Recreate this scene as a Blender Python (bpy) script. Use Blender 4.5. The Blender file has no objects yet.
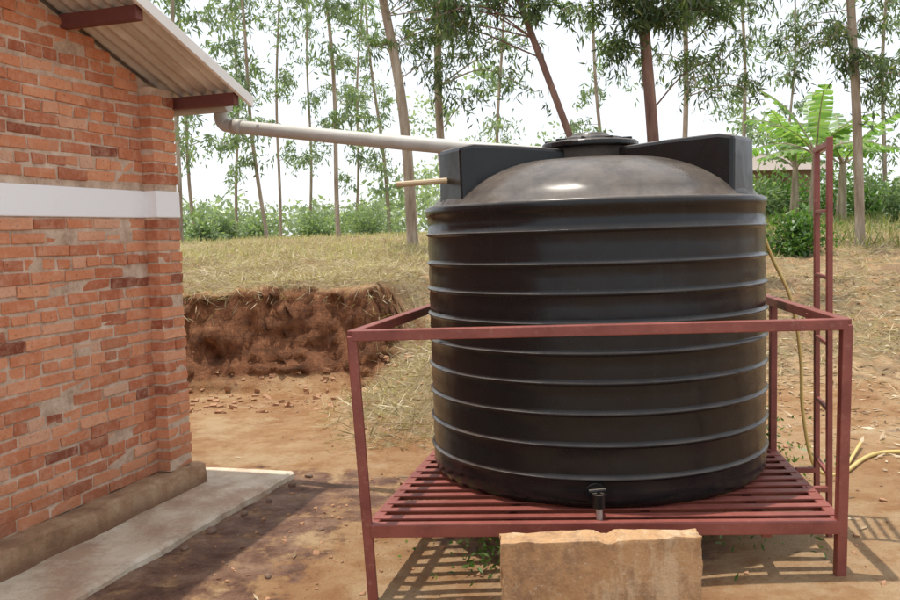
import bpy, math, numpy as np
from mathutils import Vector, Matrix
rng = np.random.default_rng(7)
D = bpy.data; C = bpy.context; SC = C.scene
SC.view_settings.view_transform = 'Standard'
SC.view_settings.look = 'None'
SC.view_settings.exposure = 0

# ------------------------------------------------------------------ camera
f_lens = 35.0
p = math.radians(4.3); ro = math.radians(1.8)
cam = D.objects.new("camera", D.cameras.new("camera")); SC.collection.objects.link(cam)
fw = Vector((0, math.cos(p), -math.sin(p))); r0 = Vector((1, 0, 0)); u0 = Vector((0, math.sin(p), math.cos(p)))
rt = r0*math.cos(ro) - u0*math.sin(ro); up = r0*math.sin(ro) + u0*math.cos(ro)
M = Matrix((( rt.x, up.x, -fw.x, 0), (rt.y, up.y, -fw.y, 0), (rt.z, up.z, -fw.z, 1.5), (0, 0, 0, 1)))
cam.matrix_world = M
cam.data.lens = f_lens; cam.data.sensor_width = 36; cam.data.clip_end = 2000; cam.data.clip_start = 0.05
SC.camera = cam

# ------------------------------------------------------------------ light
S = Vector((-0.16, 0.06, 1)).normalized()
el = math.asin(S.z); rot = math.atan2(S.x, S.y) % (2*math.pi)
w = D.worlds.new("World"); SC.world = w; w.use_nodes = True
nt = w.node_tree; bg = nt.nodes["Background"]
sky = nt.nodes.new("ShaderNodeTexSky"); sky.sky_type = 'NISHITA'; sky.sun_disc = False
sky.sun_elevation = el; sky.sun_rotation = rot; sky.air_density = 1.0; sky.dust_density = 2.0; sky.ozone_density = 1.0
hz = nt.nodes.new("ShaderNodeMix"); hz.data_type = 'RGBA'; hz.inputs[0].default_value = .74; hz.inputs[7].default_value = (8.7, 8.95, 9.3, 1)
nt.links.new(sky.outputs[0], hz.inputs[6]); nt.links.new(hz.outputs[2], bg.inputs[0]); bg.inputs[1].default_value = 0.15
sun = D.objects.new("sun", D.lights.new("sun", 'SUN')); SC.collection.objects.link(sun)
sun.data.energy = 4.4; sun.data.angle = math.radians(0.7); sun.data.color = (1.0, 0.94, 0.84)
sun.rotation_euler = S.to_track_quat('Z', 'Y').to_euler(); sun.location = (-5, 2, 20)

# ------------------------------------------------------------------ material helpers
class N:
    def __init__(s, name):
        s.m = D.materials.new(name); s.m.use_nodes = True; s.t = s.m.node_tree; s.n = s.t.nodes
        s.b = s.n["Principled BSDF"]; s.out = s.n["Material Output"]
        s.tc = s.n.new("ShaderNodeTexCoord")
    def new(s, k, **kw):
        x = s.n.new(k)
        for a, b in kw.items(): setattr(x, a, b)
        return x
    def l(s, a, b): s.t.links.new(a, b)
    def noise(s, scale, det=4, rough=.55, vec=None, dist=0, stretch=None):
        x = s.new("ShaderNodeTexNoise"); x.inputs['Scale'].default_value = scale
        x.inputs['Detail'].default_value = det; x.inputs['Roughness'].default_value = rough
        x.inputs['Distortion'].default_value = dist
        v = vec or s.tc.outputs['Object']
        if stretch:
            mp = s.new("ShaderNodeMapping"); mp.inputs['Scale'].default_value = stretch; s.l(v, mp.inputs[0]); v = mp.outputs[0]
        s.l(v, x.inputs['Vector']); return x.outputs['Fac']
    def ramp(s, fac, stops):
        r = s.new("ShaderNodeValToRGB"); e = r.color_ramp.elements
        while len(e) < len(stops): e.new(0.5)
        for i, (pp, c) in enumerate(stops):
            e[i].position = pp; e[i].color = (*c, 1) if not isinstance(c, (int, float)) else (c, c, c, 1)
        s.l(fac, r.inputs[0]); return r.outputs[0]
    def mix(s, fac, a, b, mode='MIX'):
        x = s.new("ShaderNodeMix", data_type='RGBA', blend_type=mode)
        if isinstance(fac, (int, float)): x.inputs[0].default_value = fac
        else: s.l(fac, x.inputs[0])
        for i, c in ((6, a), (7, b)):
            if isinstance(c, tuple): x.inputs[i].default_value = (*c, 1)
            else: s.l(c, x.inputs[i])
        return x.outputs[2]
    def math(s, op, a, b=0.5):
        x = s.new("ShaderNodeMath", operation=op)
        for i, c in enumerate((a, b)):
            if isinstance(c, (int, float)): x.inputs[i].default_value = c
            else: s.l(c, x.inputs[i])
        return x.outputs[0]
    def attr(s, name):
        a = s.new("ShaderNodeAttribute"); a.attribute_name = name; return a
    def bump(s, h, dist=.01, strength=.6):
        b = s.new("ShaderNodeBump"); b.inputs['Distance'].default_value = dist; b.inputs['Strength'].default_value = strength
        s.l(h, b.inputs['Height']); s.l(b.outputs[0], s.b.inputs['Normal']); return b
    def col(s, c):
        if isinstance(c, tuple): s.b.inputs['Base Color'].default_value = (*c, 1)
        else: s.l(c, s.b.inputs['Base Color'])
    def rough(s, v):
        if isinstance(v, (int, float)): s.b.inputs['Roughness'].default_value = v
        else: s.l(v, s.b.inputs['Roughness'])

def simple(name, c1, c2, scale=8, rough=.8, bump=.004, bs=40, metallic=0):
    m = N(name); f = m.noise(scale, 5, .6); m.col(m.mix(f, c1, c2)); m.rough(rough)
    m.b.inputs['Metallic'].default_value = metallic
    m.bump(m.noise(bs, 5), bump); return m.m

def leafmat(name, stops, transl=.4):
    m = N(name); a = m.attr("shade")
    c = m.ramp(a.outputs['Fac'], stops)
    d = m.new("ShaderNodeBsdfDiffuse"); t = m.new("ShaderNodeBsdfTranslucent"); g = m.new("ShaderNodeBsdfGlossy")
    g.inputs['Roughness'].default_value = .45; g.inputs['Color'].default_value = (.8, .85, .8, 1)
    m.l(c, d.inputs[0]); m.l(m.mix(1.0, c, (1.4, 1.6, .75), 'MULTIPLY'), t.inputs[0])
    x = m.new("ShaderNodeMixShader"); x.inputs[0].default_value = transl; m.l(d.outputs[0], x.inputs[1]); m.l(t.outputs[0], x.inputs[2])
    y = m.new("ShaderNodeMixShader"); y.inputs[0].default_value = .05; m.l(x.outputs[0], y.inputs[1]); m.l(g.outputs[0], y.inputs[2])
    m.l(y.outputs[0], m.out.inputs['Surface']); return m.m

# ------------------------------------------------------------------ mesh builder
def link(o, parent=None):
    SC.collection.objects.link(o)
    if parent: o.parent = parent
    return o
def empty(name, loc=(0, 0, 0), rz=0):
    e = D.objects.new(name, None); e.location = loc; e.rotation_euler = (0, 0, rz); e.empty_display_size = .2
    SC.collection.objects.link(e); return e

class MB:
    def __init__(s): s.V = []; s.F = []; s.Mi = []; s.Sh = []; s.n = 0
    def add(s, V, F, mat=0, sh=.5):
        V = np.asarray(V, float).reshape(-1, 3); F = np.asarray(F, int).reshape(-1, 4)
        s.V.append(V); s.F.append(F + s.n); s.Mi.append(np.full(len(F), mat))
        s.Sh.append(np.broadcast_to(np.asarray(sh, float), (len(V),)).copy()); s.n += len(V)
    def box(s, x0, x1, y0, y1, z0, z1, mat=0, sh=.5, jit=0):
        V = np.array([[x, y, z] for z in (z0, z1) for x, y in ((x0, y0), (x1, y0), (x1, y1), (x0, y1))], float)
        if jit: V += rng.normal(0, jit, V.shape)
        s.add(V, [[3, 2, 1, 0], [4, 5, 6, 7], [0, 1, 5, 4], [1, 2, 6, 5], [2, 3, 7, 6], [3, 0, 4, 7]], mat, sh)
    def beam(s, a, b, wd, ht, mat=0, sh=.5, upv=(0, 0, 1)):
        a = np.array(a, float); b = np.array(b, float); d = b-a; d /= np.linalg.norm(d)
        u = np.array(upv, float)
        if abs(d @ u) > .95: u = np.array([0, 1., 0])
        x = np.cross(d, u); x /= np.linalg.norm(x); y = np.cross(x, d)
        V = []
        for q in (a, b):
            for i, j in ((-1, -1), (1, -1), (1, 1), (-1, 1)): V.append(q + x*i*wd/2 + y*j*ht/2)
        s.add(V, [[3, 2, 1, 0], [4, 5, 6, 7], [0, 1, 5, 4], [1, 2, 6, 5], [2, 3, 7, 6], [3, 0, 4, 7]], mat, sh)
    def tube(s, P, R, k=8, mat=0, sh=.5, cap=False):
        P = np.asarray(P, float); R = np.broadcast_to(np.asarray(R, float), (len(P),))
        T = np.gradient(P, axis=0); T /= np.linalg.norm(T, axis=1)[:, None] + 1e-9
        ref = np.array([0, 1., 0]) if abs(T[0][2]) > .8 else np.array([0, 0, 1.])
        V = []; th = np.arange(k)/k*2*np.pi
        for q, t, r in zip(P, T, R):
            x = np.cross(t, ref); nn = np.linalg.norm(x)
            x = x/nn if nn > 1e-5 else np.array([1., 0, 0]); y = np.cross(t, x)
            V.append(q + r*(np.cos(th)[:, None]*x + np.sin(th)[:, None]*y))
        n = len(P); V = np.concatenate(V); F = []
        for i in range(n-1):
            for j in range(k):
                F.append([i*k+j, i*k+(j+1) % k, (i+1)*k+(j+1) % k, (i+1)*k+j])
        if cap:
            V = np.concatenate([V, [P[0], P[-1]]])
            for j in range(0, k, 2):
                F.append([n*k, (j+2) % k, (j+1) % k, j]); F.append([n*k+1, (n-1)*k+j, (n-1)*k+(j+1) % k, (n-1)*k+(j+2) % k])
        s.add(V, F, mat, sh)
    def leaves(s, c, d, L, W, mat=0, sh=None, fold=None):
        c = np.asarray(c, float); n = len(c); d = d/(np.linalg.norm(d, axis=1)[:, None]+1e-9)
        r = rng.normal(size=(n, 3)) if fold is None else fold
        sd = np.cross(d, r); sd /= np.linalg.norm(sd, axis=1)[:, None]+1e-9
        L = np.broadcast_to(L, (n,))[:, None]; W = np.broadcast_to(W, (n,))[:, None]
        V = np.stack([c, c+d*L*.4+sd*W*.5, c+d*L, c+d*L*.4-sd*W*.5], 1).reshape(-1, 3)
        F = np.arange(4*n).reshape(n, 4)
        if sh is None: sh = rng.random(n)
        s.add(V, F, mat, np.repeat(sh, 4))
    def build(s, name, mats, parent=None, smooth=False, bevel=0, autosm=None):
        me = D.meshes.new(name); V = np.concatenate(s.V); F = np.concatenate(s.F); mi = np.concatenate(s.Mi); sh = np.concatenate(s.Sh)
        me.vertices.add(len(V)); me.vertices.foreach_set('co', V.ravel())
        me.loops.add(F.size); me.loops.foreach_set('vertex_index', F.ravel())
        me.polygons.add(len(F)); me.polygons.foreach_set('loop_start', np.arange(0, F.size, 4)); me.polygons.foreach_set('loop_total', np.full(len(F), 4))
        me.polygons.foreach_set('material_index', mi)
        if isinstance(smooth, (list, tuple, set)): me.polygons.foreach_set('use_smooth', np.isin(mi, list(smooth)))
        else: me.polygons.foreach_set('use_smooth', np.full(len(F), bool(smooth)))
        a = me.attributes.new('shade', 'FLOAT', 'POINT'); a.data.foreach_set('value', sh)
        me.update(calc_edges=True)
        for m in (mats if isinstance(mats, (list, tuple)) else [mats]): me.materials.append(m)
        o = D.objects.new(name, me); link(o, parent)
        if bevel:
            b = o.modifiers.new('bevel', 'BEVEL'); b.width = bevel; b.segments = 2; b.limit_method = 'ANGLE'
        return o

def lathe(mb, prof, c, k=96, mat=0, sh=.5):
    th = np.arange(k)/k*2*np.pi; V = []
    for r, z in prof: V.append(np.stack([c[0]+r*np.cos(th), c[1]+r*np.sin(th), np.full(k, c[2]+z)], 1))
    n = len(prof); F = [[i*k+j, i*k+(j+1) % k, (i+1)*k+(j+1) % k, (i+1)*k+j] for i in range(n-1) for j in range(k)]
    mb.add(np.concatenate(V), F, mat, sh)

# ------------------------------------------------------------------ numpy noise
def _h(ix, iy, seed):
    a = (ix*374761393 + iy*668265263 + seed*1442695041) & 0x7fffffff
    a = ((a ^ (a >> 13))*1274126177) & 0x7fffffff
    return ((a ^ (a >> 16)) & 0xffff)/65535.0
def vn(x, y, seed=0):
    x = np.asarray(x, float); y = np.asarray(y, float)
    ix = np.floor(x).astype(np.int64); iy = np.floor(y).astype(np.int64); fx = x-ix; fy = y-iy
    fx = fx*fx*(3-2*fx); fy = fy*fy*(3-2*fy)
    return (_h(ix, iy, seed)*(1-fx)+_h(ix+1, iy, seed)*fx)*(1-fy)+(_h(ix, iy+1, seed)*(1-fx)+_h(ix+1, iy+1, seed)*fx)*fy
def fbm(x, y, o=4, seed=0):
    v = 0; a = .5
    for i in range(o): v = v + a*(vn(x*2**i, y*2**i, seed+i)-.5); a *= .5
    return v
def ss(x): x = np.clip(x, 0, 1); return x*x*(3-2*x)

def H(x, y):
    x = np.asarray(x, float); y = np.asarray(y, float)
    k = ss((x+.85)/1.1)
    foot = 8.45*(1-k)+6.0*k + .35*fbm(x*1.2, y*.0, 3, 3)
    top = 9.0*(1-k)+11.5*k + .45*fbm(x*2.3, y*.0, 3, 9)
    base = .10*ss((x+.3)/1.8)*ss((y-2.2)/1.2) + .035*fbm(x*.8, y*.8, 4, 5) + .018*fbm(x*5, y*5, 3, 8)
    t = (y-foot)/(top-foot)
    step = .93*np.where(k < .5, .22*np.clip(t*2.2, 0, 1)+.78*ss((t-.35)/.65), t.clip(0, 1)*.75+ss(t)*.25)
    upper = .63*(1-np.exp(-np.maximum(y-top, 0)/7.0))
    rough = (.20*fbm(x*1.5, y*1.5, 4, 11)+.11*fbm(x*6, y*6, 3, 12))*ss(t*1.2)*np.exp(-np.maximum(y-25, 0)/20)
    lip = .08*np.exp(-((y-top-.15)/.3)**2)*(1-k)
    heap = .20*np.exp(-((x+.40)/.50)**2-((y-7.3)/.9)**2)
    return base + step + upper + rough + lip + heap

# ------------------------------------------------------------------ ground
def spaced(segs):
    o = []
    for a, b, st in segs: o.append(np.arange(a, b-1e-6, st))
    return np.concatenate(o)
gx = spaced([(-6, 6, .05)]); ext = 6+np.cumsum(.08*1.12**np.arange(1, 48)); ext = ext[ext < 420]
gx = np.concatenate([-ext[::-1], gx, ext])
gy = spaced([(-8, 1.5, .5), (1.5, 8.1, .06), (8.1, 9.5, .03), (9.5, 14, .09), (14, 22, .25)])
ey = 22+np.cumsum(.3*1.1**np.arange(1, 60)); ey = ey[ey < 600]; gy = np.concatenate([gy, ey])
X, Y = np.meshgrid(gx, gy); Z = H(X, Y)
kk = ss((X+.85)/1.1)
steep = np.gradient(Z, axis=0)/np.gradient(Y, axis=0)
face = ss((np.abs(steep)-.5)/.8)*(1-kk)*(Y < 10)*(Y > 7.5)
Yd = Y - face*(.22*fbm(X*2.5, Z*7, 3, 21)+.20*fbm(X*10, Z*18, 3, 22)+ .03*np.sin(Z*45+X*1.3))
ny, nx = X.shape
V = np.stack([X, Yd, Z], -1).reshape(-1, 3)
idx = np.arange(nx*ny).reshape(ny, nx)
F = np.stack([idx[:-1, :-1], idx[:-1, 1:], idx[1:, 1:], idx[1:, :-1]], -1).reshape(-1, 4)
gmb = MB(); gmb.add(V, F)

m = N("ground_soil")
n1 = m.noise(.9, 6, .6); n2 = m.noise(5, 8, .65); n3 = m.noise(45, 5, .7); n4 = m.noise(160, 3, .7); n5 = m.noise(1.9, 8, .7)
soil = m.ramp(n1, [(.3, (.44, .23, .105)), (.5, (.58, .35, .175)), (.7, (.68, .46, .26))])
soil = m.mix(m.ramp(n2, [(.42, 0.0), (.60, 1.0)]), soil, m.mix(1.0, soil, (.80, .68, .56), 'MULTIPLY'))
soil = m.mix(m.ramp(n5, [(.50, 0.0), (.62, .8)]), soil, (.70, .50, .29))
soil = m.mix(m.ramp(n3, [(.57, 0.0), (.74, .55)]), soil, (.25, .12, .06))
soil = m.mix(m.ramp(n4, [(.60, 0.0), (.70, .7)]), soil, (.66, .52, .37))
red = m.ramp(m.noise(6, 9, .75), [(.3, (.11, .045, .022)), (.48, (.29, .12, .055)), (.6, (.42, .19, .09)), (.75, (.55, .30, .16))])
red = m.mix(m.ramp(m.noise(5, 7, .7, stretch=(.6, 1, 5)), [(.52, 0.0), (.62, .6)]), red, (.14, .06, .03))
straw = m.ramp(m.noise(30, 8, .8, stretch=(1, .35, 1)), [(.3, (.17, .11, .055)), (.5, (.40, .30, .16)), (.7, (.60, .50, .32))])
straw = m.mix(m.ramp(n5, [(.48, 0.0), (.62, .75)]), straw, (.38, .21, .115))
damp_dark = m.ramp(m.noise(4.5, 8, .72), [(.36, (.14, .066, .04)), (.48, (.27, .14, .088)), (.6, (.42, .25, .16)), (.7, (.54, .37, .25))])
green = m.ramp(m.noise(12, 6, .7), [(.3, (.09, .11, .03)), (.7, (.26, .27, .10))])
a = m.attr("mask"); sp = m.new("ShaderNodeSeparateColor"); m.l(a.outputs['Color'], sp.inputs[0])
def edge(src, wob=.5):
    x = m.math('ADD', src, m.math('MULTIPLY', m.math('SUBTRACT', n2, .5), wob*2)); return m.ramp(x, [(.38, 0.0), (.62, 1.0)])
de = edge(sp.outputs[2], 1.0)
c = m.mix(de, soil, damp_dark)
c = m.mix(edge(sp.outputs[0], .9), c, straw)
c = m.mix(sp.outputs[1], c, red)
c = m.mix(m.math('MULTIPLY', edge(a.outputs['Alpha'], .7), .8), c, green)
m.col(c)
m.rough(m.ramp(m.math('MULTIPLY', de, m.noise(7, 4, .6)), [(0.3, .95), (.6, .38)]))
m.b.inputs['Specular IOR Level'].default_value = .35
hb = m.math('ADD', m.math('MULTIPLY', n3, .7), m.math('ADD', n2, m.math('MULTIPLY', n4, .3)))
m.bump(hb, .08, .9)
ground = gmb.build("ground", m.m, smooth=True)
strawm = ss((Y-(8.85*(1-kk)+6.0*kk))/(.35*(1-kk)+1.6*kk))*(1-face)
strawm = strawm*np.where(kk > .5, .58, .9)
strawm = np.maximum(strawm, .85*ss(1.4-np.sqrt(((X+.35)/.65)**2+((Y-7.6)/1.5)**2)))
a_ = (X+1.6)*.954-(Y-5.255)*.3; t_ = (X+1.6)*.3+(Y-5.255)*.954
damp_darkm = ss((1.7-a_)/.8)*ss((.75-t_)/.4)*.68
damp_darkm = np.maximum(damp_darkm, .8*ss(1-np.abs(X-.6)/1.25)*ss(1-np.abs(Y-4.3)/1.5))  # same darker, glossier soil tone across the stand's footprint
grm = ss((Y-12.5)/4)*(.05+.7*ss((X-3)/3))*.8 + .35*ss((Y-26)/10)
mk = np.stack([strawm, face, damp_darkm, grm.clip(0, 1)], -1).reshape(-1, 4)
ca = ground.data.attributes.new('mask', 'FLOAT_COLOR', 'POINT'); ca.data.foreach_set('color', mk.ravel())

# ------------------------------------------------------------------ brick house
house = empty("brick_house", (-1.60, 5.255, 0), math.atan2(-.3, .954))
RT = 2.41; SL = .345; RID = -3.0; EV = .21
def rz(t): return RT - SL*t if t > RID else RT - SL*RID + SL*(t-RID)

mb_ = N("brick_clay"); sh = mb_.attr("shade")
bc = mb_.ramp(sh.outputs['Fac'], [(0, (.24, .07, .04)), (.2, (.46, .15, .075)), (.5, (.61, .23, .112)), (.8, (.71, .31, .165)), (1, (.66, .40, .27))])
bn = mb_.noise(18, 7, .7)
bc = mb_.mix(mb_.ramp(bn, [(.45, 0.0), (.75, .6)]), bc, (.74, .46, .31))
bc = mb_.mix(mb_.ramp(mb_.noise(2.2, 6, .7), [(.52, 0.0), (.68, .4)]), bc, (.42, .20, .12))
bc = mb_.mix(mb_.ramp(mb_.noise(60, 4, .7), [(.58, 0.0), (.7, .6)]), bc, (.16, .06, .04))
sep = mb_.new("ShaderNodeSeparateXYZ"); mb_.l(mb_.tc.outputs['Object'], sep.inputs[0])
lowd = mb_.ramp(mb_.math('ADD', sep.outputs[2], mb_.math('MULTIPLY', mb_.noise(4, 5), .35)), [(.3, .7), (.55, 0.0)])
bc = mb_.mix(mb_.math('MULTIPLY', lowd, .7), bc, (.32, .15, .085))
mb_.col(bc); mb_.rough(.9); mb_.b.inputs['Specular IOR Level'].default_value = .2
mb_.bump(mb_.math('ADD', bn, mb_.math('MULTIPLY', mb_.noise(90, 4, .7), .5)), .008, .9)
BRICK = mb_.m
m = N("mortar"); m.col(m.ramp(m.noise(9, 8, .75), [(.3, (.32, .20, .13)), (.5, (.56, .41, .30)), (.72, (.74, .61, .48))])); m.rough(.95)
m.bump(m.noise(70, 5, .7), .006); MORTAR = m.m
m = N("white_paint"); m.col(m.mix(m.ramp(m.noise(9, 7, .7), [(.6, 0.0), (.92, .3)]), (.88, .885, .89), (.66, .58, .50))); m.rough(.75); m.bump(m.noise(40, 5, .6), .004); WHITE = m.m
m = N("plinth_cement"); sep = m.new("ShaderNodeSeparateXYZ"); m.l(m.tc.outputs['Object'], sep.inputs[0])
pc = m.ramp(m.noise(6, 8, .7), [(.3, (.28, .16, .09)), (.5, (.48, .29, .165)), (.72, (.64, .46, .30))])
m.col(m.mix(m.ramp(m.math('ADD', sep.outputs[2], m.math('MULTIPLY', m.noise(8, 5), .1)), [(.10, .7), (.17, 0.0)]), pc, (.22, .11, .06))); m.rough(.95); m.bump(m.noise(25, 8, .75), .03, 1.0); PLINTH = m.m

def gable(mb, a0, a1, off=-.0, z0=.16):
    ts = [0-.0, RID, -6.0]
    V = []
    for a in (a0, a1):
        for t in ts: V += [[a, t, z0], [a, t, rz(t)+off]]
    F = [[0, 1, 3, 2], [2, 3, 5, 4], [6, 8, 9, 7], [8, 10, 11, 9], [0, 6, 7, 1], [4, 5, 11, 10], [1, 7, 9, 3], [3, 9, 11, 5]]
    mb.add(V, F, 0)
mb = MB(); gable(mb, -.30, -.086, -.03)
mb.box(-.28, -.006, -.215, -.005, .16, rz(0)-.02)
mb.build("wall_core", MORTAR, house)
mb = MB(); ch = .0645; bh = .0515; row = 0; z = .166
while z < rz(RID):
    z1 = z+bh
    inband = (z1 > 1.66 and z < 1.79)
    hdr = (row % 4 == 3)
    bl = .098 if hdr else .205
    if not inband:
        tt = -.222
        L = bl if row % 2 == 0 else bl*.5
        while tt > -5.95:
            ln = L+rng.normal(0, .009); t0 = tt-ln; t1 = tt
            dz = .004*math.sin(t0*2.1+row)
            top = min(z1+dz+rng.normal(0, .0025), rz((t0+t1)/2)-.03)
            if top-z > .012:
                mb.box(-.2, -.08+rng.normal(0, .003), t0, t1, z+dz+rng.normal(0, .0025), top, 0, np.clip(rng.beta(1.9, 1.9)+.1*rng.normal(), 0, 1), .0026)
            tt = t0-.011-abs(rng.normal(0, .003)); L = bl
        if z1 < rz(0)+.0:
            segs = [(-.218, -.001)] if row % 2 == 0 else [(-.219, -.116), (-.105, .001)]
            for s0, s1 in segs:
                mb.box(-.26, rng.normal(0, .003), s0, s1, z, min(z1, rz(0)-.02), 0, np.clip(rng.beta(1.9, 1.9), 0, 1), .0026)
    z += ch; row += 1
mb.build("gable_wall_bricks", BRICK, house, bevel=.005)
mb = MB(); mb.box(-.2, -.072, -5.99, -.222, 1.648, 1.802); mb.box(-.28, .007, -.2235, .0035, 1.648, 1.802)
mb.build("white_band", WHITE, house, bevel=.006)
m = N("brick_wall_far"); bt = m.new("ShaderNodeTexBrick"); mp = m.new("ShaderNodeCombineXYZ"); sep = m.new("ShaderNodeSeparateXYZ")
m.l(m.tc.outputs['Object'], sep.inputs[0]); m.l(sep.outputs[0], mp.inputs[0]); m.l(sep.outputs[2], mp.inputs[1]); m.l(mp.outputs[0], bt.inputs['Vector'])
bt.inputs['Scale'].default_value = 1; bt.inputs['Brick Width'].default_value = .216; bt.inputs['Row Height'].default_value = .0645; bt.inputs['Mortar Size'].default_value = .006
bt.inputs['Color1'].default_value = (.50, .17, .085, 1); bt.inputs['Color2'].default_value = (.64, .28, .15, 1); bt.inputs['Mortar'].default_value = (.5, .4, .3, 1)
m.col(bt.outputs[0]); m.rough(.9); FAR = m.m
mb = MB(); mb.box(-8, -.281, -.25, -.02, .16, rz(0)-.03); mb.box(-8, -.301, -5.98, -5.78, .16, rz(-6)-.03)
mb.build("long_walls", FAR, house)
mb = MB(); gable(mb, -8.2, -8.001, -.03); mb.build("back_gable_wall", FAR, house)
mb = MB(); 
ts = np.linspace(-6.05, .045, 220)
Vp = []; prof = [(-.3, .158), (.035, .158), (.052, .148), (.06, .08), (.07, -.05)]
for t in ts:
    for i, (a, zz) in enumerate(prof):
        j = 0 if i == 0 else 1
        Vp.append([a+j*.045*float(fbm(t*7, i*3.3, 4, 31)), t, zz+j*.04*float(fbm(t*8, i*2.1, 4, 32))])
kq = len(prof); Fp = [[i*kq+j, i*kq+j+1, (i+1)*kq+j+1, (i+1)*kq+j] for i in range(len(ts)-1) for j in range(kq-1)]
mb.add(Vp, Fp); q = (len(ts)-1)*kq
mb.add([Vp[q], Vp[q+1], Vp[q+3], Vp[q+4]], [[0, 1, 2, 3]]); 
mb.box(-8.1, -.28, -.3, .045, -.05, .152)
mb.build("plinth", PLINTH, house, smooth=False)
m = N("corrugated_sheet"); rc = m.ramp(m.noise(3, 6, .65, stretch=(4, .6, 1)), [(.35, (.48, .40, .33)), (.6, (.70, .66, .60))]); m.col(rc)
m.rough(.5); m.b.inputs['Metallic'].default_value = .15; SHEET = m.m
A = np.arange(-8.4, .401, .0127)
for nm, tt in (("roof_sheet_slope", [EV, -.5, -1.5, RID]), ("roof_sheet_back_slope", [RID, -4.5, -6.35])):
    mb = MB(); V = []
    for t in tt:
        zt = (RT-SL*t) if nm == "roof_sheet_slope" else (RT-SL*RID+SL*(t-RID))
        V.append(np.stack([A, np.full_like(A, t), zt+.016+.013*np.sin(2*np.pi*A/.076)], 1))
    n = len(A); F = [[i*n+j, i*n+j+1, (i+1)*n+j+1, (i+1)*n+j] for i in range(len(tt)-1) for j in range(n-1)]
    mb.add(np.concatenate(V), F); mb.build(nm, SHEET, house, smooth=True)
RED = simple("red_oxide_wood", (.11, .032, .026), (.19, .06, .048), 12, .7)
mb = MB()
for t in (.09, -.78, -1.65, -2.6):
    mb.beam((-8.3, t, rz(t)-.045), (.37, t, rz(t)-.045), .055, .07)
for t in (-3.4, -4.4, -5.3, -6.15): mb.beam((-8.3, t, rz(t)-.045), (.37, t, rz(t)-.045), .055, .07)
mb.build("purlins", RED, house, bevel=.004)
m = N("barge_paint"); m.col(m.mix(m.ramp(m.noise(5, 7, .7), [(.5, 0.0), (.85, .5)]), (.80, .78, .74), (.46, .40, .33))); m.rough(.6); BARGE = m.m
mb = MB(); mb.beam((.395, EV+.015, rz(EV+.015)+.0), (.395, RID, rz(RID)+.0), .022, .06); mb.beam((.395, RID, rz(RID)), (.395, -6.37, rz(-6.37)), .022, .06)
mb.build("barge_board", BARGE, house, bevel=.003)
PVC = N("grey_pvc"); PVC.col(PVC.mix(PVC.ramp(PVC.noise(6, 6, .7), [(.4, 0.0), (.8, .6)]), (.46, .45, .41), (.28, .24, .19))); PVC.rough(.5); PVC = PVC.m
mb = MB(); V = []; th = np.linspace(np.pi, 2*np.pi, 9)
for a in (-8.4, .22):
    for q in th: V.append([a, EV+.04+.05*math.cos(q), rz(EV)-.0+.05*math.sin(q)])
mb.add(V, [[j, j+1, 9+j+1, 9+j] for j in range(8)])
for b in (0, 9): 
    vv = V[b:b+9]
    for j in range(0, 8, 2): mb.add([vv[0], vv[j], vv[j+1], vv[j+2]], [[0, 1, 2, 3]])
mb.build("gutter", PVC, house, smooth=False)

# concrete apron
m = N("apron_concrete")
ac = m.ramp(m.noise(2.2, 8, .65), [(.3, (.40, .31, .22)), (.5, (.57, .48, .36)), (.7, (.68, .60, .47))])
ac = m.mix(m.ramp(m.noise(1.6, 8, .8), [(.46, 0.0), (.58, .75)]), ac, (.40, .25, .16))
ac = m.mix(m.ramp(m.noise(7, 8, .75), [(.5, 0.0), (.65, .5)]), ac, (.30, .21, .15))
ac = m.mix(m.ramp(m.noise(80, 4, .7), [(.6, 0.0), (.75, .5)]), ac, (.22, .16, .12)); m.col(ac); m.rough(.8)
m.bump(m.math('ADD', m.noise(9, 7, .6), m.math('MULTIPLY', m.noise(90, 4), .3)), .015, .7); APR = m.m
mb = MB(); ts = np.linspace(-7, .34, 300); V = []; nT = len(ts)
for i, t in enumerate(ts):
    e = .50+.05*float(fbm(t*3.2, 1.5, 5, 41))+.02*float(fbm(t*14, 1.5, 3, 42)); 
    for a, zz in ((-.1, .035), (.2, .036), (e-.02, .034), (e, .022), (e+.012, -.06)): V.append([a, t+(.03 if i == nT-1 else 0)*a, zz])
F = [[i*5+j, i*5+j+1, (i+1)*5+j+1, (i+1)*5+j] for i in range(nT-1) for j in range(4)]
mb.add(V, F); q = (nT-1)*5; L0 = np.array([V[q+j] for j in range(5)]); L1 = L0.copy(); L1[:, 2] = -.06; L1[:, 1] += .01
mb.add(np.concatenate([L0, L1]), [[j, j+5, j+6, j+1] for j in range(4)])
mb.box(-6, -.101, .0, .34, -.05, .033)
ap = mb.build("concrete_path", APR); ap.matrix_world = Matrix.Translation((-1.60, 5.255, 0)) @ Matrix.Rotation(math.atan2(-.3, .954), 4, 'Z')

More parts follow.
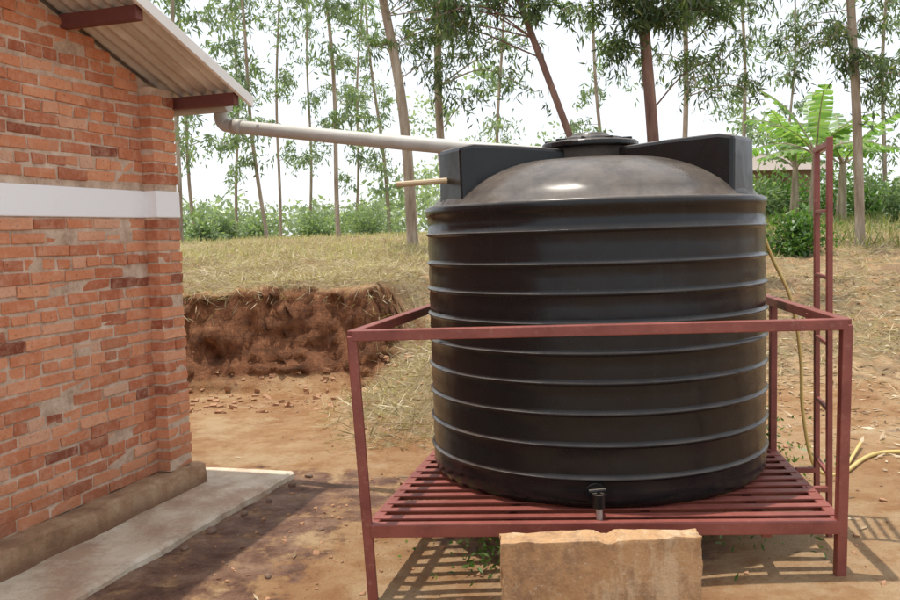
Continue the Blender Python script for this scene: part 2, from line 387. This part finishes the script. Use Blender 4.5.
def cr(P, n=10):
    P = np.array(P, float); P = np.vstack([2*P[0]-P[1], P, 2*P[-1]-P[-2]]); o = []
    for i in range(1, len(P)-2):
        for t in np.linspace(0, 1, n, endpoint=False):
            o.append(.5*((2*P[i])+(-P[i-1]+P[i+1])*t+(2*P[i-1]-5*P[i]+4*P[i+1]-P[i+2])*t*t+(-P[i-1]+3*P[i]-3*P[i+1]+P[i+2])*t**3))
    o.append(P[-2]); return np.array(o)
mb = MB()
P = np.array([(-1.385, 5.50, 2.31), (-1.385, 5.50, 2.26), (-1.365, 5.49, 2.225), (-1.30, 5.465, 2.205), (-.9, 5.28, 2.135), (-.35, 5.025, 2.04), (.2, 4.77, 1.95), (.52, 4.62, 1.90), (.60, 4.58, 1.885)])
P = cr(P, 4); mb.tube(P, .041, 20, cap=True)
q0 = np.array((-1.30, 5.465, 2.205)); d = np.array((.52, 4.62, 1.90))-q0; d /= np.linalg.norm(d)
mb.tube([q0, q0+d*.035, q0+d*.07], .047, 20, cap=True)
mb.build("rainwater_pipe", PVC, smooth=True)

# ------------------------------------------------------------------ tank
TC = (.722, 4.41); R = .825; TB = .322; TT = 1.632
m = N("black_plastic")
sep = m.new("ShaderNodeSeparateXYZ"); gm = m.new("ShaderNodeNewGeometry"); m.l(gm.outputs['Normal'], sep.inputs[0])
dust = m.math('MULTIPLY', m.ramp(sep.outputs[2], [(.35, 0.0), (.9, 1.0)]), m.ramp(m.noise(5, 8, .75), [(.3, .25), (.7, 1.0)]))
scr = m.ramp(m.noise(3, 8, .75, stretch=(1, 1, 5), dist=1.5), [(.58, 0.0), (.8, .09)])
st = m.ramp(m.noise(7, 6, .7, stretch=(1, 1, .12)), [(.58, 0.0), (.8, .09)])
cc = m.mix(scr, (.009, .0095, .011), (.11, .095, .085)); cc = m.mix(st, cc, (.14, .12, .10)); cc = m.mix(m.math('MULTIPLY', dust, .55), cc, (.29, .235, .19))
wv = m.ramp(m.noise(28, 5, .8, dist=3), [(.66, 0.0), (.70, .45)]); cc = m.mix(wv, cc, (.13, .125, .12))
m.col(cc); m.rough(m.ramp(m.noise(4, 6, .7), [(.3, .20), (.7, .34)])); m.bump(m.noise(2.2, 3, .5), .05, .3)
m.b.inputs['Specular IOR Level'].default_value = .36
BLK = m.m
tank = empty("water_tank", (TC[0], TC[1], TB))
mb = MB(); prof = [(0, .0), (R-.06, .0), (R-.025, .008), (R-.008, .03)]
ribs = [zz-TB for zz in (.455, .595, .73, .86, .985, 1.11, 1.235, 1.36, 1.50)]
zp = .03
for zr in ribs:
    mid = (zp+zr)/2; prof += [(R-.004, zp+.012), (R+.000, mid), (R-.004, zr-.014), (R-.002, zr-.010), (R+.007, zr-.005), (R+.009, zr), (R+.007, zr+.003), (R-.003, zr+.007)]; zp = zr+.007
Ht = TT-TB
prof += [(R-.002, Ht-.05), (R+.004, Ht-.045), (R+.008, Ht-.02), (R+.004, Ht-.004), (R-.012, Ht+.004), (R-.03, Ht+.006)]
for s_ in np.linspace(1, 0, 16)[1:]:
    rr = .24+(R-.03-.24)*s_; prof.append((rr, Ht+.006+.205*(1-((rr-.24)/(R-.03-.24))**2)**.75))
prof += [(.215, Ht+.215), (.21, Ht+.27), (.0, Ht+.272)]
lathe(mb, prof, (0, 0, 0), 128); body = mb.build("tank_body", BLK, tank, smooth=True)
mb = MB(); lathe(mb, [(0, Ht+.271), (.232, Ht+.271), (.238, Ht+.276), (.238, Ht+.295), (.228, Ht+.302), (.17, Ht+.305), (.16, Ht+.32), (.10, Ht+.33), (.085, Ht+.345), (.0, Ht+.348)], (0, 0, 0), 48)
for q in range(10):
    an = q/10*2*math.pi; c0, s0 = math.cos(an), math.sin(an); mb.beam((c0*.16, s0*.16, Ht+.309), (c0*.225, s0*.225, Ht+.306), .015, .014)
mb.build("manhole_lid", BLK, tank, smooth=False, bevel=.003)
for i, an in enumerate((204, 322, 82)):
    an = math.radians(an); e = np.array([math.cos(an), math.sin(an)]); s_ = np.array([-e[1], e[0]])
    mb = MB(); V = []
    for r_, hw, zt in ((.18, .075, Ht+.262), (.45, .10, Ht+.272), (.70, .125, Ht+.275), (.772, .125, Ht+.262)):
        for sg in (-1, 1):
            for zz, k_ in ((Ht-.02, 1.08), (zt, 1.0)):
                q = e*r_ + s_*sg*hw*k_; V.append([q[0], q[1], zz])
    F = []
    for j in range(3):
        b0 = j*4; b1 = b0+4
        F += [[b0, b0+1, b1+1, b1], [b0+2, b1+2, b1+3, b0+3], [b0+1, b0+3, b1+3, b1+1], [b0, b1, b1+2, b0+2]]
    F += [[0, 2, 3, 1], [12, 13, 15, 14]]
    mb.add(V, F); mb.build("shoulder_lug_%d" % (i+1), BLK, tank, bevel=.018)
m = simple("tap_metal", (.60, .58, .54), (.40, .37, .33), 20, .35, metallic=.6)
mb = MB(); q = np.array([.585-TC[0], 3.61-TC[1], 0])
z0 = .395-TB
lathe(mb, [(0, -.02), (.045, -.02), (.045, .02), (0, .02)], (0, 0, 0), 12)
mb.V[-1] = mb.V[-1][:, [0, 2, 1]]*np.array([1, 1, 1]) + q + np.array([0, 0, z0])
mb.tube([q+[0, .05, z0], q+[-.003, -.12, z0], ], .02, 10, cap=True)
e = q+[-.003, -.11, 0]
mb.tube([e+[0, 0, z0+.028], e+[0, 0, z0-.028]], .026, 10, cap=True)
mb.tube([e+[-.04, 0, z0+.04], e+[.03, 0, z0+.045]], .008, 8, cap=True); mb.tube([e+[0, 0, z0+.045], e+[0, 0, z0+.02]], .008, 8)
mb.build("tap_fitting", BLK, tank)
mb = MB()
mb.tube([e+[0, 0, z0-.02], e+[0, -.005, z0-.09], e+[0, -.01, z0-.17]], [.014, .013, .013], 10, cap=True)
mb.build("tap", m, tank)
mb = MB(); BR = simple("old_cream_pvc", (.50, .40, .24), (.36, .26, .15), 10, .5)
mb.tube([(-.235-TC[0], 4.17-TC[1], 1.742-TB), (.02-TC[0], 4.14-TC[1], 1.752-TB), (.08-TC[0], 4.16-TC[1], 1.755-TB)], .014, 10, cap=True)
mb.tube([(.0-TC[0], 4.14-TC[1], 1.751-TB), (.02-TC[0], 4.14-TC[1], 1.752-TB)], .020, 10, cap=True)
mb.build("overflow_pipe", BR, tank)

# ------------------------------------------------------------------ stand
m = N("red_oxide_steel")
rc = m.ramp(m.noise(6, 6, .6), [(.3, (.17, .042, .032)), (.7, (.28, .080, .060))])
rc = m.mix(m.ramp(m.noise(40, 6, .75), [(.56, 0.0), (.72, .6)]), rc, (.34, .18, .13)); m.col(rc); m.rough(.5); m.bump(m.noise(60, 5), .002); STEEL = m.m
stand = empty("steel_tank_stand", (0, 0, 0))
cb = {'L': (-.355, 3.53), 'R': (1.52, 3.40), 'BL': (.03, 5.32), 'BR': (1.76, 5.22)}
tp = {'L': (-.402, 3.53), 'R': (1.545, 3.40), 'BL': (.03, 5.32), 'BR': (1.76, 5.22)}
def lp(a, b, t): return tuple(a[i]*(1-t)+b[i]*t for i in range(2))
ZT = 1.10; ZD = .292
mb = MB(); T = .04
def gh(q): return float(H(q[0], q[1]))
for k_ in cb: mb.beam((*cb[k_], gh(cb[k_])-.06), (*tp[k_], ZT), T, T)
for A_, B_, t in (('R', 'BR', .62),):
    a0 = lp(cb[A_], cb[B_], t); a1 = lp(tp[A_], tp[B_], t); mb.beam((*a0, gh(a0)-.06), (*a1, ZT-.02), .035, .035)
mb.build("posts", STEEL, stand, bevel=.004)
mb = MB()
for A_, B_, zo in (('L', 'R', .002), ('R', 'BR', 0), ('BR', 'BL', .002), ('BL', 'L', 0)):
    a0, a1 = tp[A_], tp[B_]; mb.beam((*a0, ZT+zo), (*a1, ZT+zo), T+.004, .044)
mb.build("top_rails", STEEL, stand, bevel=.004)
mb = MB()
for A_, B_, zo in (('L', 'R', .002), ('R', 'BR', 0), ('BR', 'BL', .002), ('BL', 'L', 0)):
    a0, a1 = cb[A_], cb[B_]; mb.beam((*a0, ZD+zo), (*a1, ZD+zo), T+.006, .054)
for t in (.3, .6, .85):
    mb.beam((*lp(cb['L'], cb['R'], t), ZD-.018), (*lp(cb['BL'], cb['BR'], t), ZD-.018), .04, .05)
mb.build("deck_frame", STEEL, stand, bevel=.004)
mb = MB()
for i in range(17):
    t = (i+.75)/17.5; a0 = lp(cb['L'], cb['BL'], t); a1 = lp(cb['R'], cb['BR'], t); j1, j2 = rng.normal(0, .004, 2)
    mb.beam((a0[0]-.01, a0[1]+j1, ZD+.0275), (a1[0]+.01, a1[1]+j2, ZD+.0275), .045, .006)
    mb.beam((a0[0]-.01, a0[1]+.019+j1, ZD+.012), (a1[0]+.01, a1[1]+.019+j2, ZD+.012), .006, .024)
mb.build("deck_slats", STEEL, stand)
mb = MB(); la = np.array([1.67, 3.84]); lb = np.array([1.745, 4.15])
for q, zt in ((la, 1.87), (lb, 1.85)): mb.beam((*q, gh(q)-.03), (q[0]+.0, q[1], zt), .024, .024)
for zr in np.arange(.37, 1.86, .295): mb.beam((*la, zr), (*lb, zr), .018, .018)
mb.beam((*la, 1.84), (*lb, 1.84), .024, .024)
for zr in (.31, 1.09):
    for q in (la, lb): mb.beam((q[0], q[1], zr), (q[0]-.10, q[1]+.005, zr), .025, .025)
mb.build("ladder", STEEL, stand, bevel=.003)

# splash block
m = N("cement_plaster")
pc = m.ramp(m.noise(3.5, 8, .7), [(.3, (.38, .21, .10)), (.5, (.60, .36, .18)), (.7, (.74, .50, .29))])
pc = m.mix(m.ramp(m.noise(8, 8, .8), [(.48, 0.0), (.60, .65)]), pc, (.26, .155, .095))
pc = m.mix(m.ramp(m.noise(4, 7, .75, stretch=(1.6, 1, .5)), [(.52, 0.0), (.62, .6)]), pc, (.78, .60, .38))
pc = m.mix(m.ramp(m.noise(50, 4, .7), [(.60, 0.0), (.72, .7)]), pc, (.76, .64, .48)); m.col(pc); m.rough(.92); m.bump(m.noise(14, 8, .7), .04, .9); CEM = m.m
import bmesh
bm = bmesh.new(); bmesh.ops.create_cube(bm, size=1)
bmesh.ops.subdivide_edges(bm, edges=bm.edges[:], cuts=28, use_grid_fill=True)
for v in bm.verts:
    x, y, z_ = v.co
    n_ = float(fbm(x*7+3, z_*4+y*3, 3, 51)); n2_ = float(fbm(x*2+9, z_*14+y*3, 4, 58))
    zt = z_*.48; 
    if z_ > .45: zt += .022*float(fbm(x*8, y*2, 4, 55)) - (.012 if abs(x-.03) < .03 else 0)
    v.co = (x*.725*(1+.012*z_)+.012*n_+(.02*n2_ if abs(x) > .45 else 0), y*.10+.014*n_*(1 if abs(y) > .4 else 0), zt)
me = D.meshes.new("concrete_splash_block"); bm.to_mesh(me); bm.free(); me.materials.append(CEM)
for q in me.polygons: q.use_smooth = True
o = D.objects.new("concrete_splash_block", me); link(o); o.location = (.525, 3.16, .372-.24); o.rotation_euler = (0, 0, -.02)
bv = o.modifiers.new('b', 'BEVEL'); bv.width = .006; bv.segments = 2; bv.limit_method = 'ANGLE'; bv.angle_limit = 1.0

YEL = simple("yellow_hose", (.62, .47, .16), (.5, .36, .12), 6, .45)
mb = MB(); mb.tube(cr([(1.60, 4.52, 1.52), (1.68, 4.55, 1.33), (1.78, 4.55, 1.1), (1.84, 4.58, .8), (1.86, 4.6, .5), (1.93, 4.62, .2), (2.1, 4.7, .13), (2.5, 5.3, .14)]), .0095, 8); mb.build("hose", YEL, smooth=True)
Pg = [(2.15, 4.75), (2.5, 5.1), (2.9, 5.15), (3.6, 5.5)]
mb = MB(); mb.tube(cr([(a, b, gh((a, b))+.015) for a, b in Pg], 12), .012, 8); mb.build("hose", YEL, smooth=True)

# ------------------------------------------------------------------ vegetation
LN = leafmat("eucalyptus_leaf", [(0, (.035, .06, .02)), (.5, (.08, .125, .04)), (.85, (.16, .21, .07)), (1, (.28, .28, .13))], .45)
LF = leafmat("eucalyptus_leaf_haze_tint", [(0, (.11, .16, .09)), (.5, (.19, .26, .14)), (1, (.33, .39, .23))], .45)  # paled and desaturated: distance haze put into the leaf colour
LFF = leafmat("far_leaf_haze_tint", [(0, (.16, .22, .14)), (.5, (.25, .32, .20)), (1, (.40, .46, .30))], .4)  # farthest foliage, aerial haze painted into its base tones
LG = leafmat("bush_leaf", [(0, (.03, .08, .012)), (.5, (.08, .17, .03)), (1, (.18, .29, .07))], .4)
LB = leafmat("banana_leaf", [(0, (.09, .17, .05)), (.5, (.17, .29, .09)), (1, (.30, .40, .16))], .5)
STR = leafmat("straw", [(0, (.18, .12, .06)), (.5, (.44, .35, .20)), (1, (.68, .60, .43))], .25)
GRS = leafmat("grass_blade", [(0, (.10, .14, .03)), (.4, (.26, .26, .09)), (1, (.56, .48, .29))], .35)
DRY = leafmat("dry_leaf", [(0, (.12, .065, .035)), (.5, (.32, .21, .12)), (1, (.62, .52, .38))], .2)
m = N("eucalyptus_bark"); m.col(m.ramp(m.noise(3, 7, .7, stretch=(3, 3, .5)), [(.3, (.17, .12, .08)), (.5, (.33, .26, .19)), (.7, (.50, .43, .34))])); m.rough(.9); m.bump(m.noise(12, 6, .7, stretch=(3, 3, .4)), .02); BARK = m.m
m = N("red_bark"); m.col(m.ramp(m.noise(3, 7, .7, stretch=(3, 3, .5)), [(.3, (.10, .05, .04)), (.55, (.21, .12, .09)), (.75, (.32, .21, .16))])); m.rough(.9); m.bump(m.noise(12, 6, .7, stretch=(3, 3, .4)), .02); BARKR = m.m

def tree(name, base, top, r_0, r_1, clumps, leaf, mats, twigs=9, per=12, spread=.7, attach=.9, curve=0., k=8):
    mb = MB(); base = np.array(base, float); top = np.array(top, float); n = 30
    t = np.linspace(0, 1, n)[:, None]; P = base*(1-t)+top*t
    ph = rng.random(2)*6; L = np.linalg.norm(top-base)
    wob = np.stack([np.sin(t[:, 0]*5+ph[0]), np.sin(t[:, 0]*4+ph[1]), 0*t[:, 0]], 1)*L*.012
    P = P+wob*np.sin(np.pi*t)+np.array([curve, 0, 0])*np.sin(np.pi*t)
    Rr = r_0*(1-t[:, 0])+r_1*t[:, 0]; Rr[0] *= 1.25
    mb.tube(P, Rr, k, 0)
    for c in clumps:
        c = np.array(c, float); c, cr_ = c[:3], (c[3] if len(c) > 3 else spread)
        i0 = int(np.clip(np.searchsorted(P[:, 2], c[2]), 1, n-1)); hd = np.hypot(*(c[:2]-P[i0][:2]))
        za = c[2]-attach*hd*.6*rng.uniform(.1, 1)+rng.uniform(-.1, .35)
        i = int(np.clip(np.searchsorted(P[:, 2], za), 6, n-1)); a = P[i]
        mid = (a+c)/2+np.array([0, 0, .14*np.linalg.norm(c-a)])+rng.normal(0, .06, 3)
        rb = max(.005, min(Rr[i]*.28, .006*np.linalg.norm(c-a)+.004))
        B = cr([a, mid, c], 5); mb.tube(B, np.linspace(rb, rb*.35, len(B)), 4, 0)
        for q in range(twigs):
            s = B[rng.integers(len(B)//2, len(B))]
            d = rng.normal(size=3); d /= np.linalg.norm(d); e = s+d*cr_*(.35+.65*rng.random())*np.array([1, 1, .75]); m2 = (s+e)/2+[0, 0, .12*cr_]
            e = e-[0, 0, .22*cr_]
            Tw = cr([s, m2, e], 3); mb.tube(Tw, np.linspace(rb*.28+.001, .0015, len(Tw)), 3, 0)
            ii = rng.uniform(.25, 1, per)*(len(Tw)-1); lo = ii.astype(int).clip(0, len(Tw)-2); fr = (ii-lo)[:, None]
            pc_ = Tw[lo]*(1-fr)+Tw[lo+1]*fr+rng.normal(0, .07*cr_, (per, 3))
            dd = rng.normal(0, .6, (per, 3))+np.array([0, 0, -.75])
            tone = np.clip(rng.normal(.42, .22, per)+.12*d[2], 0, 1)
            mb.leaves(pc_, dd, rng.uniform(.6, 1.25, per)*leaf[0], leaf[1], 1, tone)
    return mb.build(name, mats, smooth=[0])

def gz(x, y): return float(H(x, y))
def ix(px, Yd): return (px-450)/875*Yd
def rc_clumps(xr, yr, zr, n, cr_): return [(rng.uniform(*xr), rng.uniform(*yr), rng.uniform(*zr), cr_*rng.uniform(.6, 1.4)) for _ in range(n)]
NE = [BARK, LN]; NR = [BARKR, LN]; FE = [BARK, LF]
tree("eucalyptus_tree", (2.38, 10, gz(2.38, 10)-.1), (2.28, 10.2, 8.5), .078, .04,
     rc_clumps((1.5, 3.4), (9.5, 10.8), (3.35, 4.7), 28, .38)+rc_clumps((1.2, 4), (9, 11.5), (4.6, 8), 12, .75), (.13, .024), NR, 13, 18)
tree("eucalyptus_tree", (1.98, 10.2, gz(2, 10.2)-.1), (.05, 10.6, 7.4), .045, .03,
     rc_clumps((-.9, 1.5), (9.4, 10.6), (3.7, 4.8), 20, .38)+rc_clumps((-1.2, 1.2), (9.5, 11.5), (4.8, 7.5), 8, .7), (.13, .024), NR, 11, 16)
tree("eucalyptus_tree", (-.60, 15, gz(-.6, 15)-.1), (-1.45, 15.2, 9), .10, .05,
     rc_clumps((-1.6, .6), (13.5, 15.5), (4.3, 6.5), 13, .6)+rc_clumps((-2.5, 1), (13.5, 16), (6.3, 9), 10, .9), (.17, .032), NE, 10, 15, curve=.12)
tree("eucalyptus_tree", (.02, 17, gz(0, 17)-.1), (-.1, 17, 9.5), .085, .05,
     rc_clumps((-1.2, 2), (16, 18), (4.0, 6.5), 14, .7)+rc_clumps((-1.8, 2), (16, 18), (6.5, 9), 8, 1.), (.19, .036), NE, 10, 15)
tree("eucalyptus_tree", (6.12, 13, gz(6.12, 13)-.1), (6.15, 13.3, 9), .075, .05,
     rc_clumps((4.6, 7.2), (12, 14), (3.3, 6), 22, .5)+rc_clumps((4.5, 7.6), (12, 14.5), (5.5, 8), 8, .8), (.16, .028), NE, 10, 14, curve=-.1)
tree("eucalyptus_tree", (3.7, 14, gz(3.7, 14)-.1), (3.9, 14, 9), .045, .03,
     rc_clumps((3.3, 5.4), (13, 15), (3.4, 6.0), 18, .5), (.16, .028), NE, 9, 13)
for px, Yd, lean, nC in ((183, 22, .2, 8), (199, 28, -.2, 8), (240, 36, .1, 8), (270, 27, -.3, 11), (283, 33, .2, 8), (312, 40, .2, 8), (341, 24, -.1, 13), (357, 35, .3, 8), (392, 38, -.3, 6), (500, 32, .2, 6), (610, 30, -.2, 5), (745, 28, -.1, 7), (790, 38, .1, 7), (885, 26, .1, 8), (160, 33, 0, 6), (920, 32, 0, 6)):
    x = ix(px, Yd); z0 = gz(x, Yd); hh = rng.uniform(9, 13)
    cl = [(x+lean*(zz-z0)/3+rng.normal(0, .7), Yd+rng.normal(0, .8), zz, rng.uniform(.6, 1.2)) for zz in np.linspace(z0+hh*.22, z0+hh*.95, nC+6)+rng.normal(0, .35, nC+6)]
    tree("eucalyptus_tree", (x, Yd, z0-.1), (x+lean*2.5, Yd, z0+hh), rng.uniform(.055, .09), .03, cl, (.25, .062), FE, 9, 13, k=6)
mb = MB(); n = 950
for i in range(n):
    yy = rng.uniform(36, 80); xx = rng.uniform(-.85, .85)*yy; rr = rng.uniform(.5, 1.4)*yy/45
    lump = float(vn(xx/yy*9, 0, 91))
    hh = rng.uniform(.1, .8+3.0*lump)*yy/45 if rng.random() < .75 else rng.uniform(1.5, 7)*lump*1.5
    k_ = 55; d = rng.normal(size=(k_, 3)); d /= np.linalg.norm(d, axis=1)[:, None]
    pp = np.array([xx, yy, gz(xx, yy)+hh])+d*rr*rng.uniform(.5, 1, (k_, 1))*[1.1, 1, .8]
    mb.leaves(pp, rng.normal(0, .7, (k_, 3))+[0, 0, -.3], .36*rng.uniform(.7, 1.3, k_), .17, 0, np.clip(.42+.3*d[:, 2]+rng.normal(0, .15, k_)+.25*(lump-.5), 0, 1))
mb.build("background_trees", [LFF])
def bush(name, c, r, n, L, W, mats):
    mb = MB(); c = np.array(c, float); g = c.copy(); g[2] = gz(c[0], c[1])
    for i in range(14):
        d = rng.normal(size=3); d[2] = abs(d[2]); mb.tube([g, c+d*r*.4], [.012, .004], 4, 1)
    cs = c+rng.normal(0, .5, (40, 3))*np.array(r)*.8
    k_ = n//40
    for q in cs:
        if q[2] < g[2]+.05: q[2] = g[2]+.1
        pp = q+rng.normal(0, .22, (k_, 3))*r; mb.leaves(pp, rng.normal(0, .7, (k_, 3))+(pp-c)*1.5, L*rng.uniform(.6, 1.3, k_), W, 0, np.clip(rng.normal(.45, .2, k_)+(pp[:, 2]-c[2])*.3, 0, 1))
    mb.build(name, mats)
bush("bush", (ix(797, 12), 12, 1.28), .36, 2200, .08, .04, [LG, BARK])
for px, yy, zz, r_ in ((320, 30, 1.7, .7), (225, 28, 1.7, .6), (260, 33, 1.7, .8), (370, 34, 1.8, .8), (205, 25, 1.6, .5), (870, 24, 2.0, .8), (755, 22, 2.0, .6), (905, 20, 1.9, .6), (780, 27, 2.2, .9), (830, 26, 2.2, 1.0)):
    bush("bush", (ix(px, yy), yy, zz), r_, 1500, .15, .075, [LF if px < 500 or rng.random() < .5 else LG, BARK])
def banana(x, y, h, s):
    mb = MB(); z = gz(x, y); mb.tube([(x, y, z-.05), (x+.03, y, z+h*.5), (x+.05, y, z+h)], [.14, .11, .07], 10, 1, .6)
    o = np.array([x+.05, y, z+h*.95])
    for i in range(11):
        an = i*2.4+s; el_ = rng.uniform(.6, 1.35); L = rng.uniform(1.5, 2.2); d = np.array([math.cos(an)*math.cos(el_), math.sin(an)*math.cos(el_), math.sin(el_)])
        P = [o]; v = d.copy()
        for j in range(12): v = v+np.array([0, 0, -.10]); v /= np.linalg.norm(v); P.append(P[-1]+v*L/12)
        P = np.array(P); mb.tube(P, np.linspace(.025, .006, 13), 5, 1, .8)
        sd = np.cross(d, [0, 0, 1.]); sd /= np.linalg.norm(sd)
        for j in range(2, 12):
            wj = .25*math.sin((j-1)/11.5*math.pi)**.6
            for sg in (-1, 1):
                for q in range(2):
                    a0 = P[j]+(P[j+1]-P[j])*(q*.5); a1 = P[j]+(P[j+1]-P[j])*(q*.5+.5)
                    dr = np.array([0, 0, -wj*rng.uniform(.1, .6)]); sk = (P[j+1]-P[j])*rng.uniform(.2, .8)
                    mb.add([a0, a1, a1+sd*sg*wj+dr+sk, a0+sd*sg*wj+dr+sk], [[0, 1, 2, 3]], 0, rng.uniform(.2, .9))
    mb.build("banana_plant", [LB, BARK])
banana(ix(815, 20), 20, 1.6, .3); banana(ix(842, 22), 22, 1.5, 1.3); banana(ix(795, 24), 24, 1.5, 2.)

dh = empty("distant_house", (ix(760, 36), 36, 1.7), .15)
mb = MB(); mb.box(-1.7, 1.7, -1.5, 1.5, -.5, 1.9); mb.box(-.4, .4, -1.53, -1.502, 0, 1.7, 1)
mb.build("walls", [simple("mud_wall", (.30, .20, .14), (.24, .15, .10)), RED], dh)
mb = MB(); mb.beam((-2.0, -1.0, 2.25), (2.0, -1.0, 2.25), 2.3, .04, upv=(0, -.36, 1)); mb.beam((-2.0, 1.0, 2.25), (2.0, 1.0, 2.25), 2.3, .04, upv=(0, .36, 1))
mb.build("roof", simple("weathered_roof", (.24, .20, .17), (.34, .29, .25)), dh)

def scatter(n, xr, yr, dens):
    x = rng.uniform(*xr, n); y = yr[0]+(yr[1]-yr[0])*rng.random(n)**1.5
    k_ = rng.random(n) < dens(x, y); x, y = x[k_], y[k_]; return x, y, H(x, y)
def strawdens(x, y):
    k_ = ss((x+.85)/1.1); d = ss((y-(8.98*(1-k_)+6.2*k_))/(.2*(1-k_)+2.5*k_))*np.where(k_ > .5, .5, 1)*(.15+1.4*vn(x*1.3, y*1.3, 77))
    return np.maximum(d, .8*ss(1.4-np.sqrt(((x+.35)/.65)**2+((y-7.6)/1.5)**2)))
mb = MB()
x, y, z = scatter(150000, (-8, 8), (6.0, 18), strawdens); n = len(x)
d = rng.normal(size=(n, 3)); d[:, 2] = np.abs(d[:, 2])*.45; 
mb.leaves(np.stack([x, y, z+.005], 1), d, rng.uniform(.05, .22, n), rng.uniform(.004, .010, n), 0, np.clip(rng.normal(.5, .2, n)+.6*(vn(x*2.2, y*2.2, 44)-.5), 0, 1))
n = 3200; x = rng.uniform(-7, -.5, n); top = 9.0+.45*fbm(x*2.3, x*0, 3, 9); y = top-rng.uniform(-.25, .12, n); z = H(x, y)
k_ = rng.random(n) < vn(x*2.2, x*0, 19)*1.3; x, y, z = x[k_], y[k_], z[k_]; n = len(x)
d = rng.normal(0, .6, (n, 3))+[0, -.5, -.2]; mb.leaves(np.stack([x, y-.02, z+.02], 1), d, rng.uniform(.06, .22, n), .007, 0, np.clip(rng.normal(.4, .22, n), 0, 1))
mb.build("dry_grass", [STR])
mb = MB()
x, y, z = scatter(34000, (-12, 16), (12.5, 34), lambda x, y: .35+.9*vn(x*.6, y*.6, 5)*ss((y-11)/4)); n = len(x)
d = rng.normal(0, .45, (n, 3))+[0, 0, 1]; mb.leaves(np.stack([x, y, z-.01], 1), d, rng.uniform(.05, .20, n)*(1+.8*ss((x-3)/3)), rng.uniform(.010, .024, n), 0, np.clip(rng.normal(.85, .22, n)-.55*ss((x-3)/3)-.2*ss((y-22)/8), 0, 1))
mb.build("grass", [GRS])
mb = MB()
x, y, z = scatter(26000, (-1.6, 8), (2.4, 10.5), lambda x, y: (.02+.98*ss((x-1.4)/1.5))*(.08+.92*ss((y-4)/2.5))*(.15+1.2*vn(x*2, y*2, 15))); n = len(x)
d = rng.normal(0, 1, (n, 3)); d[:, 2] *= .15; fo = rng.normal(0, .3, (n, 3))+[0, 0, 1]
mb.leaves(np.stack([x, y, z+.006], 1), d, rng.uniform(.03, .12, n), rng.uniform(.008, .025, n), 0, None, fo)
mb.build("fallen_leaves", [DRY])
mb = MB()
for cx, cy, r_, n, hh in ((-.10, 4.35, .14, 180, .14), (.15, 3.8, .10, 180, .14), (1.62, 4.62, .08, 260, .40), (.9, 4.9, .3, 200, .1), (1.25, 4.5, .25, 150, .1), (1.8, 4.9, .15, 160, .15), (1.2, 3.9, .2, 130, .07)):
    x = rng.normal(cx, r_, n); y = rng.normal(cy, r_, n); z = H(x, y)+rng.random(n)*hh
    mb.leaves(np.stack([x, y, z], 1), rng.normal(0, .7, (n, 3))+[0, 0, .35], rng.uniform(.02, .05, n), rng.uniform(.008, .018, n))
mb.build("weeds", [LG])
SM = simple("stone", (.12, .075, .05), (.26, .17, .12), 10, .9, .01, 20)
def stone(x, y, s, z=None):
    bm = bmesh.new(); bmesh.ops.create_icosphere(bm, subdivisions=2, radius=s)
    sc = rng.uniform(.7, 1.2, 3)
    for v in bm.verts:
        k_ = 1+.5*float(fbm(v.co.x/s*1.3+x*9, v.co.y/s*1.3+v.co.z/s*1.7, 3, 60)); v.co = Vector((v.co.x*sc[0]*k_, v.co.y*sc[1]*k_, v.co.z*sc[2]*.75*k_))
    me = D.meshes.new("stone"); bm.to_mesh(me); bm.free(); me.materials.append(SM)
    o = D.objects.new("stone", me); link(o); o.location = (x, y, (gz(x, y) if z is None else z)+s*.35); return o
for x, y, s in ((-1.17, 4.72, .026), (-1.27, 4.42, .028), (-1.0, 5.25, .028), (-.93, 5.45, .024), (-1.08, 4.95, .022), (-1.34, 4.2, .022), (-.7, 4.4, .016), (-.85, 3.8, .018), (-.55, 5.0, .016)): stone(x, y, s)
mb = MB()
def pebbles(n, xr, yr, smin, smax):
    x = rng.uniform(*xr, n); y = rng.uniform(*yr, n); z = H(x, y)
    for i in range(n):
        s = smin+(smax-smin)*rng.random()**2.5; mb.box(x[i]-s, x[i]+s, y[i]-s*.8, y[i]+s*.8, z[i]-s*.5, z[i]+s*.8, 0, rng.random(), s*.35)
pebbles(360, (-1, 3), (2.5, 7.5), .003, .013); pebbles(520, (-4.5, -.4), (7.5, 8.7), .006, .032); pebbles(300, (-1.3, .4), (2.4, 5.5), .003, .011)
mb.build("soil_clods", [simple("soil_clod", (.30, .15, .08), (.44, .26, .15), 10, .95)], bevel=.003)
